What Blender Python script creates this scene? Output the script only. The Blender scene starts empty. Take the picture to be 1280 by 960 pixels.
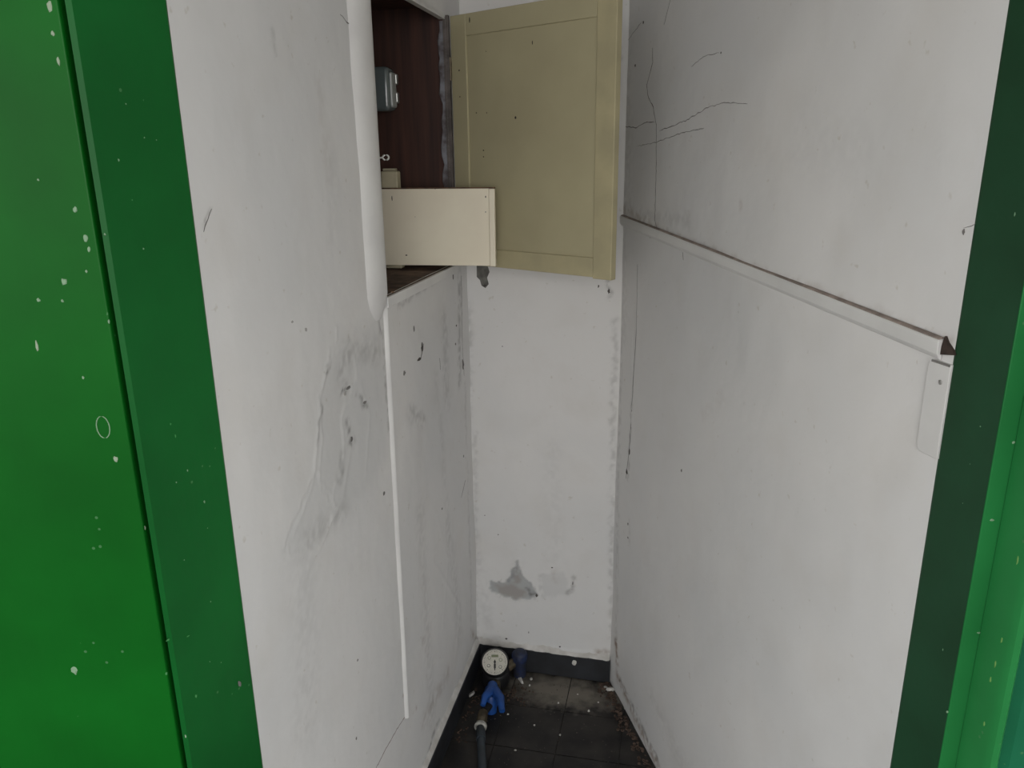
import bpy, bmesh, math, random
import numpy as np
from mathutils import Vector, Matrix
random.seed(7)
SC = bpy.context.scene
COL = SC.collection

# ------------------------------------------------------------------ camera
CAM = np.array([0.0, 0.0, 1.5]); FPX = 960.0
_p, _r = math.radians(16.4), math.radians(-0.70)
_f = np.array([0, math.cos(_p), -math.sin(_p)]); _x = np.array([1.0, 0, 0]); _u = np.cross(_x, _f)
CX = math.cos(_r)*_x + math.sin(_r)*_u
CY = -math.sin(_r)*_x + math.cos(_r)*_u
cd = bpy.data.cameras.new('camera'); cam = bpy.data.objects.new('camera', cd); COL.objects.link(cam)
cd.sensor_width = 36; cd.lens = 27; cd.clip_start = 0.02
M = Matrix.Identity(4)
for i in range(3):
    M[i][0], M[i][1], M[i][2], M[i][3] = CX[i], CY[i], -_f[i], CAM[i]
cam.matrix_world = M
SC.camera = cam

# ------------------------------------------------------------------ sky, added fill lamp and exposure
w = bpy.data.worlds.new('sky'); SC.world = w; w.use_nodes = True
nt = w.node_tree; nt.nodes.clear()
out = nt.nodes.new('ShaderNodeOutputWorld'); bg = nt.nodes.new('ShaderNodeBackground')
tc = nt.nodes.new('ShaderNodeTexCoord'); sp = nt.nodes.new('ShaderNodeSeparateXYZ'); cr = nt.nodes.new('ShaderNodeValToRGB')
nt.links.new(tc.outputs['Generated'], sp.inputs[0]); nt.links.new(sp.outputs['Z'], cr.inputs[0])
cr.color_ramp.elements[0].color = (0.86, 0.83, 0.80, 1); cr.color_ramp.elements[1].color = (0.80, 0.90, 1.0, 1)
nt.links.new(cr.outputs[0], bg.inputs[0]); nt.links.new(bg.outputs[0], out.inputs[0])
bg.inputs[1].default_value = 2.75
# unseen fill lamp added close behind the viewer to brighten the middle
ld = bpy.data.lights.new('fill_lamp', 'AREA'); ld.shape = 'RECTANGLE'; ld.size = .8; ld.size_y = .8; ld.energy = 7; ld.color = (1.0, 0.985, 0.97)
lo = bpy.data.objects.new('fill_lamp', ld); COL.objects.link(lo); lo.location = (.02, -.75, 1.6)
lo.rotation_euler = (math.radians(90), 0, 0)
SC.view_settings.view_transform = 'Standard'; SC.view_settings.look = 'None'
SC.view_settings.gamma = 1; SC.view_settings.use_curve_mapping = False
SC.view_settings.exposure = 0.08

# ------------------------------------------------------------------ survey helpers
def ray(x, y): return CX*(x-640)/FPX - CY*(y-480)/FPX + _f
def onz(x, y, z):
    d = ray(x, y); return CAM + d*((z-CAM[2])/d[2])
class Wall:
    """vertical wall: s runs along it from A, n is the normal into the closet"""
    def __init__(s, A, B, inward):
        s.A = np.array(A, float); B = np.array(B, float)
        s.L = float(np.hypot(*(B-s.A))); s.d = (B-s.A)/s.L
        n = np.array([-s.d[1], s.d[0]]); s.n = n if n @ (np.array(inward)-s.A) > 0 else -n
    def pix(s, x, y):
        d = ray(x, y); t = s.n @ (s.A-CAM[:2])/(s.n @ d[:2]); P = CAM+d*t
        return float((P[:2]-s.A) @ s.d), float(P[2])
    def P(s, a, n, z):
        q = s.A+s.d*a+s.n*n; return (float(q[0]), float(q[1]), float(z))
BL, BR, LJ, RJ = (-0.115, 2.042), (0.282, 1.947), (-0.365, 0.901), (0.516, 0.862)
MID = (0.08, 1.4)
WL, WR, WB = Wall(BL, LJ, MID), Wall(BR, RJ, MID), Wall(BL, BR, MID)
H = 2.35

# ------------------------------------------------------------------ numpy noise
_rng = np.random.RandomState(11); _lat = _rng.rand(512, 512)
def vn(x, y):
    xi = np.floor(x).astype(int); yi = np.floor(y).astype(int); fx = x-xi; fy = y-yi
    fx = fx*fx*(3-2*fx); fy = fy*fy*(3-2*fy); g = lambda a, b: _lat[a % 512, b % 512]
    return (g(xi, yi)*(1-fx)+g(xi+1, yi)*fx)*(1-fy)+(g(xi, yi+1)*(1-fx)+g(xi+1, yi+1)*fx)*fy
def fbm(x, y, o=4):
    t = 0; a = 0.5; s = 0
    for i in range(o):
        t = t+a*vn(x*2**i+17.3*i, y*2**i+5.1*i); s += a; a *= .5
    return t/s

# ------------------------------------------------------------------ materials
def mat(name, col, rough=.6, metal=0, var=0.0, scale=8, col2=None, bump=0.0, bscale=40, spec=None, coat=0):
    m = bpy.data.materials.new(name); m.use_nodes = True; n = m.node_tree.nodes; l = m.node_tree.links
    b = n['Principled BSDF']; b.inputs['Roughness'].default_value = rough; b.inputs['Metallic'].default_value = metal
    if spec is not None: b.inputs['Specular IOR Level'].default_value = spec
    if coat: b.inputs['Coat Weight'].default_value = coat; b.inputs['Coat Roughness'].default_value = .25
    b.inputs['Base Color'].default_value = (*col, 1)
    geo = n.new('ShaderNodeNewGeometry')
    if col2 or var:
        c2 = col2 or tuple(c*(1-var) for c in col)
        no = n.new('ShaderNodeTexNoise'); no.inputs['Scale'].default_value = scale; no.inputs['Detail'].default_value = 6
        l.new(geo.outputs['Position'], no.inputs['Vector'])
        r = n.new('ShaderNodeValToRGB'); r.color_ramp.elements[0].position = .38; r.color_ramp.elements[1].position = .64
        r.color_ramp.elements[0].color = (*c2, 1); r.color_ramp.elements[1].color = (*col, 1)
        l.new(no.outputs[0], r.inputs[0]); l.new(r.outputs[0], b.inputs['Base Color'])
    if bump:
        no = n.new('ShaderNodeTexNoise'); no.inputs['Scale'].default_value = bscale; no.inputs['Detail'].default_value = 4
        l.new(geo.outputs['Position'], no.inputs['Vector'])
        bp = n.new('ShaderNodeBump'); bp.inputs['Strength'].default_value = bump; bp.inputs['Distance'].default_value = .004
        l.new(no.outputs[0], bp.inputs['Height']); l.new(bp.outputs[0], b.inputs['Normal'])
    return m

def wall_material():
    m = bpy.data.materials.new('painted_plaster'); m.use_nodes = True; n = m.node_tree.nodes; l = m.node_tree.links
    b = n['Principled BSDF']; b.inputs['Roughness'].default_value = .62; b.inputs['Specular IOR Level'].default_value = .3
    geo = n.new('ShaderNodeNewGeometry'); at = n.new('ShaderNodeAttribute'); at.attribute_name = 'wear_shade'
    sx = n.new('ShaderNodeSeparateColor'); l.new(at.outputs['Color'], sx.inputs[0])
    def noise(s, d=5):
        q = n.new('ShaderNodeTexNoise'); q.inputs['Scale'].default_value = s; q.inputs['Detail'].default_value = d
        l.new(geo.outputs['Position'], q.inputs['Vector']); return q.outputs[0]
    def ramp(f, a, b_, ca, cb):
        r = n.new('ShaderNodeValToRGB'); e = r.color_ramp.elements
        e[0].position = a; e[1].position = b_; e[0].color = (*ca, 1); e[1].color = (*cb, 1); l.new(f, r.inputs[0]); return r.outputs[0]
    def mix(f, a, b_, blend='MIX'):
        x = n.new('ShaderNodeMix'); x.data_type = 'RGBA'; x.blend_type = blend
        if isinstance(f, float): x.inputs[0].default_value = f
        else: l.new(f, x.inputs[0])
        for s, v in ((x.inputs[6], a), (x.inputs[7], b_)):
            if isinstance(v, tuple): s.default_value = (*v, 1)
            else: l.new(v, s)
        return x.outputs[2]
    base = ramp(noise(2.2), .35, .65, (.62, .62, .615), (.69, .68, .665))
    spots = ramp(noise(60, 2), .70, .78, (1, 1, 1), (.86, .84, .80))
    base = mix(1.0, base, spots, 'MULTIPLY')
    grime = ramp(noise(9), .5, .85, (1, 1, 1), (.94, .93, .915))
    base = mix(1.0, base, grime, 'MULTIPLY')
    c = mix(sx.outputs[1], base, (.40, .41, .41))
    c = mix(sx.outputs[2], c, (.20, .125, .075))
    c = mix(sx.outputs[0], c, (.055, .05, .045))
    l.new(c, b.inputs['Base Color'])
    bp = n.new('ShaderNodeBump'); bp.inputs['Strength'].default_value = .25; bp.inputs['Distance'].default_value = .003
    l.new(noise(35, 6), bp.inputs['Height']); l.new(bp.outputs[0], b.inputs['Normal'])
    return m
MW = wall_material()

def green_material(name, col, fleck=.75):
    m = bpy.data.materials.new(name); m.use_nodes = True; n = m.node_tree.nodes; l = m.node_tree.links
    b = n['Principled BSDF']; b.inputs['Roughness'].default_value = .40; b.inputs['Specular IOR Level'].default_value = .14
    geo = n.new('ShaderNodeNewGeometry')
    no = n.new('ShaderNodeTexNoise'); no.inputs['Scale'].default_value = 5; no.inputs['Detail'].default_value = 6
    l.new(geo.outputs['Position'], no.inputs['Vector'])
    r = n.new('ShaderNodeValToRGB'); e = r.color_ramp.elements; e[0].position = .35; e[1].position = .68
    e[0].color = (*[c*.78 for c in col], 1); e[1].color = (*[c*1.1 for c in col], 1); l.new(no.outputs[0], r.inputs[0])
    vo = n.new('ShaderNodeTexVoronoi'); vo.inputs['Scale'].default_value = 55; l.new(geo.outputs['Position'], vo.inputs['Vector'])
    n2 = n.new('ShaderNodeTexNoise'); n2.inputs['Scale'].default_value = 9; l.new(geo.outputs['Position'], n2.inputs['Vector'])
    mm = n.new('ShaderNodeMath'); mm.operation = 'LESS_THAN'; mm.inputs[1].default_value = .10; l.new(vo.outputs['Distance'], mm.inputs[0])
    m2 = n.new('ShaderNodeMath'); m2.operation = 'GREATER_THAN'; m2.inputs[1].default_value = .60; l.new(n2.outputs[0], m2.inputs[0])
    m3 = n.new('ShaderNodeMath'); m3.operation = 'MULTIPLY'; l.new(mm.outputs[0], m3.inputs[0]); l.new(m2.outputs[0], m3.inputs[1])
    m4 = n.new('ShaderNodeMath'); m4.operation = 'MULTIPLY'; m4.inputs[1].default_value = fleck; l.new(m3.outputs[0], m4.inputs[0])
    x = n.new('ShaderNodeMix'); x.data_type = 'RGBA'; l.new(m4.outputs[0], x.inputs[0]); l.new(r.outputs[0], x.inputs[6])
    x.inputs[7].default_value = (.07, .20, .08, 1); l.new(x.outputs[2], b.inputs['Base Color'])
    mp = n.new('ShaderNodeMapping'); mp.inputs['Scale'].default_value = (60, 60, 3); l.new(geo.outputs['Position'], mp.inputs[0])
    n3 = n.new('ShaderNodeTexNoise'); n3.inputs['Scale'].default_value = 1; l.new(mp.outputs[0], n3.inputs['Vector'])
    bp = n.new('ShaderNodeBump'); bp.inputs['Strength'].default_value = .15; bp.inputs['Distance'].default_value = .002
    l.new(n3.outputs[0], bp.inputs['Height']); l.new(bp.outputs[0], b.inputs['Normal'])
    return m
GREEN = green_material('green_enamel', (.003, .110, .009))
GREEN_DARK = green_material('green_enamel_frame', (.005, .105, .018))
GREEN_LIT = green_material('green_enamel_lit', (.018, .175, .045))  # lit copy of the frame green, for the faces turned to the light

def wood_material():
    m = bpy.data.materials.new('brown_wood'); m.use_nodes = True; n = m.node_tree.nodes; l = m.node_tree.links
    b = n['Principled BSDF']; b.inputs['Roughness'].default_value = .7
    geo = n.new('ShaderNodeNewGeometry'); mp = n.new('ShaderNodeMapping'); mp.inputs['Scale'].default_value = (60, 60, 3)
    l.new(geo.outputs['Position'], mp.inputs[0])
    no = n.new('ShaderNodeTexNoise'); no.inputs['Scale'].default_value = 1; no.inputs['Detail'].default_value = 5; l.new(mp.outputs[0], no.inputs['Vector'])
    r = n.new('ShaderNodeValToRGB'); e = r.color_ramp.elements; e[0].position = .3; e[1].position = .8
    e[0].color = (.026, .010, .007, 1); e[1].color = (.085, .032, .020, 1)
    l.new(no.outputs[0], r.inputs[0]); l.new(r.outputs[0], b.inputs['Base Color'])
    return m
WOOD = wood_material()
KHAKI = mat('khaki_paint', (.44, .40, .25), .55, col2=(.40, .36, .225), scale=6, bump=.1)
KHAKI_EDGE = mat('khaki_paint_worn', (.45, .40, .24), .55, col2=(.38, .34, .21), scale=14, bump=.1)
CREAM = mat('cream_paint', (.83, .77, .61), .55, col2=(.78, .71, .56), scale=9, bump=.1)
OLDWHITE = mat('old_white_paint', (.66, .655, .64), .6, col2=(.60, .595, .58), scale=7, bump=.15)
WHITE = mat('white_paint', (.70, .695, .675), .5, col2=(.62, .61, .60), scale=9, bump=.15)
RAW = mat('raw_wood_edge', (.16, .085, .045), .8, var=.6, scale=60)
DUST = mat('dust_brown', (.33, .27, .235), .9, var=.4, scale=50)
DARK = mat('dark_gap', (.03, .022, .018), .95, var=.4, scale=60)
CRACK = mat('crack_line', (.20, .19, .18), .95, var=.35, scale=40)
FAINT = mat('faint_mark', (.36, .35, .33), .9)
RAWCHIP = mat('orange_raw_chip', (.40, .25, .16), .9, var=.4, scale=90)
CRACKD = mat('crack_dark', (.10, .09, .082), .95, var=.5, scale=60)
def tile_material():
    m = mat('dark_tile', (.034, .030, .027), .5, col2=(.012, .0115, .0115), scale=11, bump=.15, spec=.3); n = m.node_tree.nodes; l = m.node_tree.links
    b = n['Principled BSDF']; src = b.inputs['Base Color'].links[0].from_socket; geo = n.new('ShaderNodeNewGeometry')
    mp = n.new('ShaderNodeMapping'); mp.vector_type = 'TEXTURE'; mp.inputs['Location'].default_value = (.135, 1.905, 0); mp.inputs['Rotation'].default_value = (0, 0, math.radians(-13)); mp.inputs['Scale'].default_value = (.17, .075, 1)
    l.new(geo.outputs['Position'], mp.inputs[0]); ln = n.new('ShaderNodeVectorMath'); ln.operation = 'LENGTH'; l.new(mp.outputs[0], ln.inputs[0])
    no = n.new('ShaderNodeTexNoise'); no.inputs['Scale'].default_value = 32; no.inputs['Detail'].default_value = 6; l.new(geo.outputs['Position'], no.inputs['Vector'])
    a = n.new('ShaderNodeMath'); a.operation = 'MULTIPLY_ADD'; a.inputs[1].default_value = 1.6; l.new(no.outputs[0], a.inputs[0]); l.new(ln.outputs['Value'], a.inputs[2])
    r = n.new('ShaderNodeMapRange'); r.inputs[1].default_value = 1.15; r.inputs[2].default_value = 2.0; r.inputs[3].default_value = 1.0; r.inputs[4].default_value = 0; l.new(a.outputs[0], r.inputs[0])
    x = n.new('ShaderNodeMix'); x.data_type = 'RGBA'; l.new(r.outputs[0], x.inputs[0]); l.new(src, x.inputs[6]); x.inputs[7].default_value = (.20, .18, .15, 1); l.new(x.outputs[2], b.inputs['Base Color'])
    return m
TILE = tile_material()
GROUT = mat('grout', (.032, .029, .026), .9, var=.4, scale=30)
SKIRT = mat('skirting_paint', (.020, .022, .027), .55, col2=(.010, .011, .013), scale=14, bump=.2)
BLUE = mat('blue_plastic', (.008, .065, .27), .45, col2=(.007, .045, .19), scale=30)
NAVY = mat('dusty_blue', (.012, .024, .075), .65, col2=(.018, .020, .032), scale=40)
BLACK = mat('black_body', (.010, .010, .011), .45)
DIALM = mat('dial_white', (.80, .77, .68), .5, var=.12, scale=90)
INK = mat('dial_ink', (.05, .05, .05), .6)
INKG = mat('dial_ink_green', (.25, .28, .16), .6)
BRASS = mat('dull_brass', (.16, .13, .085), .45, .6, var=.5, scale=60)
PVC = mat('grey_pipe', (.034, .046, .058), .55, col2=(.020, .024, .028), scale=25)
LIP = mat('dirty_plaster_lip', (.60, .585, .56), .9, col2=(.47, .45, .42), scale=30, bump=.3)
CHIP = mat('plaster_chip', (.62, .60, .56), .9, var=.3, scale=60)
CHIPB = mat('brick_crumb', (.105, .070, .052), .95, var=.6, scale=70)
METAL = mat('old_metal', (.45, .44, .42), .4, .8, var=.4, scale=60)
GLASSY = mat('clear_case', (.30, .33, .33), .15, 0, spec=.8)
CONC = mat('yard_concrete', (.13, .115, .105), .9, var=.3, scale=4, bump=.2)
BARE = mat('bare_plaster', (.36, .335, .27), .95, col2=(.25, .22, .19), scale=28, bump=.4)
def clear():
    m = bpy.data.materials.new('clear_lens'); m.use_nodes = True; n = m.node_tree.nodes; n.clear(); l = m.node_tree.links
    o = n.new('ShaderNodeOutputMaterial'); mx = n.new('ShaderNodeMixShader'); t = n.new('ShaderNodeBsdfTransparent'); g = n.new('ShaderNodeBsdfGlossy')
    g.inputs['Roughness'].default_value = .08; fr = n.new('ShaderNodeFresnel'); fr.inputs[0].default_value = 1.4
    l.new(fr.outputs[0], mx.inputs[0]); l.new(t.outputs[0], mx.inputs[1]); l.new(g.outputs[0], mx.inputs[2]); l.new(mx.outputs[0], o.inputs[0]); return m
LENS = clear()

# ------------------------------------------------------------------ object helpers
def link(name, me, m=None, parent=None):
    if m: me.materials.append(m)
    o = bpy.data.objects.new(name, me); COL.objects.link(o)
    if parent:
        o.parent = parent; o.matrix_parent_inverse = Matrix.Translation(-parent.location)
    return o
def thing(name, label, cat, loc, group=None):
    o = bpy.data.objects.new(name, None); o.empty_display_size = .02; COL.objects.link(o); o.location = loc
    o['label'] = label; o['category'] = cat
    if group: o['group'] = group
    return o
def tag(o, label, cat, group=None):
    o['label'] = label; o['category'] = cat
    if group: o['group'] = group
    return o
def struct(o): o['kind'] = 'structure'; return o
def finish(bm, name, m, parent=None, bevel=0, smooth=False, seg=2):
    bmesh.ops.recalc_face_normals(bm, faces=bm.faces)
    if bevel:
        bmesh.ops.bevel(bm, geom=[e for e in bm.edges if len(e.link_faces) == 2 and e.calc_face_angle(0) > .5], offset=bevel, segments=seg, profile=.5, affect='EDGES')
    me = bpy.data.meshes.new(name); bm.to_mesh(me); bm.free()
    if smooth:
        me.polygons.foreach_set('use_smooth', [True]*len(me.polygons))
        me.set_sharp_from_angle(angle=math.radians(45))
    return link(name, me, m, parent)
def hexa(bm, b4, t4):
    v = [bm.verts.new(p) for p in b4]+[bm.verts.new(p) for p in t4]
    for f in ((3, 2, 1, 0), (4, 5, 6, 7), (0, 1, 5, 4), (1, 2, 6, 5), (2, 3, 7, 6), (3, 0, 4, 7)): bm.faces.new([v[i] for i in f])
def wbox(bm, W, s0, s1, n0, n1, z0, z1):
    q = [(s0, n0), (s1, n0), (s1, n1), (s0, n1)]
    hexa(bm, [W.P(a, b, z0) for a, b in q], [W.P(a, b, z1) for a, b in q])
def prism(bm, pts_a, pts_b):
    a = [bm.verts.new(p) for p in pts_a]; b = [bm.verts.new(p) for p in pts_b]; n = len(a)
    bm.faces.new(a[::-1]); bm.faces.new(b)
    for i in range(n): bm.faces.new([a[i], a[(i+1) % n], b[(i+1) % n], b[i]])
def vprism(bm, xy, z0, z1): prism(bm, [(x, y, z0) for x, y in xy], [(x, y, z1) for x, y in xy])
def tube(bm, pts, r, n=12, cap=True):
    pts = [Vector(p) for p in pts]; rs = r if isinstance(r, (list, tuple)) else [r]*len(pts); rings = []
    up = Vector((0, 0, 1)); d0 = (pts[1]-pts[0]).normalized()
    if abs(d0.z) > .9: up = Vector((1, 0, 0))
    for i, p in enumerate(pts):
        d = ((pts[min(i+1, len(pts)-1)]-pts[max(i-1, 0)])).normalized(); a = d.cross(up).normalized(); b = a.cross(d)
        rings.append([bm.verts.new(p+(a*math.cos(2*math.pi*k/n)+b*math.sin(2*math.pi*k/n))*rs[i]) for k in range(n)])
    for i in range(len(rings)-1):
        for k in range(n): bm.faces.new([rings[i][k], rings[i][(k+1) % n], rings[i+1][(k+1) % n], rings[i+1][k]])
    if cap: bm.faces.new(rings[0][::-1]); bm.faces.new(rings[-1])
def lathe(bm, c, axis, prof, n=40):
    """prof: list of (r, h) along axis; closed at both ends"""
    axis = Vector(axis).normalized(); a = axis.orthogonal().normalized(); b = axis.cross(a); c = Vector(c); rings = []
    for r, h in prof: rings.append([bm.verts.new(c+axis*h+(a*math.cos(2*math.pi*k/n)+b*math.sin(2*math.pi*k/n))*max(r, 1e-4)) for k in range(n)])
    for i in range(len(rings)-1):
        for k in range(n): bm.faces.new([rings[i][k], rings[i][(k+1) % n], rings[i+1][(k+1) % n], rings[i+1][k]])
    bm.faces.new(rings[0][::-1]); bm.faces.new(rings[-1])
def shard(bm, c, sx, sy, sz, rot, seed):
    rr = random.Random(seed); n = rr.choice((5, 6, 7)); a0 = rr.random()*6; pts = []
    for k in range(n):
        t = a0+2*math.pi*k/n+rr.uniform(-.25, .25); q = rr.uniform(.7, 1.1)
        x, y = math.cos(t)*sx*q, math.sin(t)*sy*q
        pts.append((x*math.cos(rot)-y*math.sin(rot)+c[0], x*math.sin(rot)+y*math.cos(rot)+c[1]))
    cx = sum(p[0] for p in pts)/n; cy = sum(p[1] for p in pts)/n
    prism(bm, [(x, y, c[2]) for x, y in pts], [(cx+(x-cx)*.8, cy+(y-cy)*.8, c[2]+sz*rr.uniform(.6, 1.2)) for x, y in pts])

# ------------------------------------------------------------------ plaster walls: fine grids carrying relief, worn and stained spots, and painted shade
def sdseg(x, y, a, b):
    ax, ay = a; bx, by = b; dx, dy = bx-ax, by-ay; L = dx*dx+dy*dy+1e-12
    t = np.clip(((x-ax)*dx+(y-ay)*dy)/L, 0, 1); return np.hypot(x-ax-t*dx, y-ay-t*dy)
def sdpoly(x, y, P):
    d = np.full(x.shape, 1e9); ins = np.zeros(x.shape, bool)
    for i in range(len(P)):
        a, b = P[i], P[(i+1) % len(P)]; d = np.minimum(d, sdseg(x, y, a, b))
        c = ((a[1] > y) != (b[1] > y)) & (x < (b[0]-a[0])*(y-a[1])/(b[1]-a[1]+1e-12)+a[0]); ins ^= c
    return np.where(ins, -d, d)
def relief(W, seed, s, z):
    s = np.asarray(s, float); e = np.clip((W.L-s)/.06, 0, 1); e = e*e*(3-2*e); s = s+seed*3.7; z = np.asarray(z, float)+seed*1.9
    return ((fbm(s*4, z*4, 2)-.5)*.007+(fbm(s*16, z*13, 3)-.5)*.0022)*e
def wall_grid(name, W, seed, marks, hole=None, step=.004, z0=-.006, z1=H, s0=0.0, s1=None):
    s1 = s1 or W.L; ns = int((s1-s0)/step)+1; nz = int((z1-z0)/step)+1
    S, Z = np.meshgrid(np.linspace(s0, s1, ns), np.linspace(z0, z1, nz)); s = S.ravel(); z = Z.ravel()
    disp = relief(W, seed, s, z); wear_shade = np.zeros((s.size, 4), np.float32); wear_shade[:, 3] = 1
    wx = s+(fbm(s*60+seed, z*60, 3)-.5)*.02; wz = z+(fbm(s*60+40, z*60+9, 3)-.5)*.02
    tex = fbm(s*90+3, z*90, 3)
    for mk in marks:
        kind, pts, size, strength, ch = mk[:5]
        P = [W.pix(*p) for p in pts]
        lo = np.min(P, 0)-size*3-.03; hi = np.max(P, 0)+size*3+.03
        sel = np.where((s > lo[0]) & (s < hi[0]) & (z > lo[1]) & (z < hi[1]))[0]
        if not sel.size: continue
        x, y = wx[sel], wz[sel]
        if kind == 'poly':
            d = sdpoly(x, y, P); v = np.clip(.5-d/size, 0, 1)
            if len(mk) > 5:
                v2 = np.clip(.5-d/.003, 0, 1); disp[sel] += mk[5]*v2
                disp[sel] += abs(mk[5])*.9*np.exp(-((d-.003)/.003)**2)
        elif kind == 'ridge':
            x, y = s[sel]+(x-s[sel])*.5, z[sel]+(y-z[sel])*.5; d = np.full(sel.size, 1e9)
            for i in range(len(P)-1): d = np.minimum(d, sdseg(x, y, P[i], P[i+1]))
            disp[sel] += strength*np.exp(-(d/size)**2); continue
        else:
            d = np.full(sel.size, 1e9)
            for i in range(max(1, len(P)-1)): d = np.minimum(d, sdseg(x, y, P[i], P[min(i+1, len(P)-1)]))
            v = np.exp(-(d/size)**2)
        v = v*strength
        if kind == 'smudge_shade': v = v*np.clip((tex[sel]-.28)*2.6, 0, 1)
        wear_shade[sel, ch] = np.maximum(wear_shade[sel, ch], v)
    Pn = np.empty((s.size, 3)); Pn[:, :2] = W.A+np.outer(s, W.d)+np.outer(disp, W.n); Pn[:, 2] = z
    i, j = np.meshgrid(np.arange(ns-1), np.arange(nz-1)); i = i.ravel(); j = j.ravel()
    if hole:
        ps = s0+(i+.5)*(s1-s0)/(ns-1); pz = z0+(j+.5)*(z1-z0)/(nz-1)
        rag = (fbm(ps*25, pz*25, 3)-.5)*.012
        k = ~((ps > hole[0]) & (ps < hole[1]) & (pz > hole[2]) & (pz < hole[3]+rag)); i = i[k]; j = j[k]
    a = j*ns+i; F = np.stack([a, a+1, a+1+ns, a+ns], 1).astype(np.int32)
    nrm = np.cross(Pn[F[0, 1]]-Pn[F[0, 0]], Pn[F[0, 2]]-Pn[F[0, 0]])
    if nrm[:2] @ W.n < 0: F = F[:, ::-1]
    me = bpy.data.meshes.new(name); me.vertices.add(len(Pn)); me.vertices.foreach_set('co', Pn.ravel().astype(np.float32))
    me.loops.add(F.size); me.loops.foreach_set('vertex_index', F.ravel().astype(np.int32)); me.polygons.add(len(F))
    me.polygons.foreach_set('loop_start', np.arange(0, F.size, 4, dtype=np.int32))
    me.polygons.foreach_set('use_smooth', np.ones(len(F), bool)); me.update(calc_edges=True)
    at = me.attributes.new('wear_shade', 'FLOAT_COLOR', 'POINT'); at.data.foreach_set('color', wear_shade.ravel())
    o = struct(link(name, me, MW)); o['seed_'] = seed; return o
def crack(W, seed, parent, pts, width=.0016, m=None, z=None, jit=1.0):
    """a hairline: a thin ribbon lying in the wall surface"""
    P = [W.pix(*p) for p in pts]; rr = random.Random(int(P[0][0]*1e4)); L = []
    for i in range(len(P)-1):
        n = max(2, int(math.dist(P[i], P[i+1])/.008))
        for k in range(n): t = k/n; L.append((P[i][0]*(1-t)+P[i+1][0]*t+rr.uniform(-1, 1)*.0012*jit, P[i][1]*(1-t)+P[i+1][1]*t+rr.uniform(-1, 1)*.0012*jit))
    L.append(P[-1]); bm = bmesh.new(); rows = []
    for i, p in enumerate(L):
        a = L[max(0, i-1)]; b = L[min(len(L)-1, i+1)]; dx, dz = b[0]-a[0], b[1]-a[1]; q = math.hypot(dx, dz)+1e-9
        e = min(i, len(L)-1-i); ww = width*.5*rr.uniform(.5, 1.3)*(min(1, .35+e*.3)); nx, nz = -dz/q*ww, dx/q*ww; row = []
        for sg in (1, 0, -1):
            ss, zz = p[0]+nx*sg, p[1]+nz*sg; h = float(relief(W, seed, ss, zz))+(.0009 if sg == 0 else .0004)
            row.append(bm.verts.new(W.P(ss, h, zz)))
        rows.append(row)
    for i in range(len(rows)-1):
        for k in range(2): bm.faces.new([rows[i][k], rows[i][k+1], rows[i+1][k+1], rows[i+1][k]])
    return finish(bm, 'crack', m or CRACK, parent)
def fleck(W, seed, parent, px, rx, rz, m, name='paint_chip', rot=0.0, sd=0, h=.0009):
    """an irregular chip of missing paint, a low many-sided boss in the wall surface"""
    s, z = W.pix(*px); rr = random.Random(sd+int(px[0]*7+px[1])); bm = bmesh.new(); n = 11; top = []; bot = []
    for k in range(n):
        t = 2*math.pi*k/n; q = rr.uniform(.6, 1.15); x, y = math.cos(t)*rx*q, math.sin(t)*rz*q
        x, y = x*math.cos(rot)-y*math.sin(rot), x*math.sin(rot)+y*math.cos(rot)
        hh = float(relief(W, seed, s+x, z+y)); bot.append(W.P(s+x, hh-.002, z+y)); top.append(W.P(s+x*.93, hh+h, z+y*.93))
    prism(bm, bot, top); return finish(bm, name, m, parent)

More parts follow.
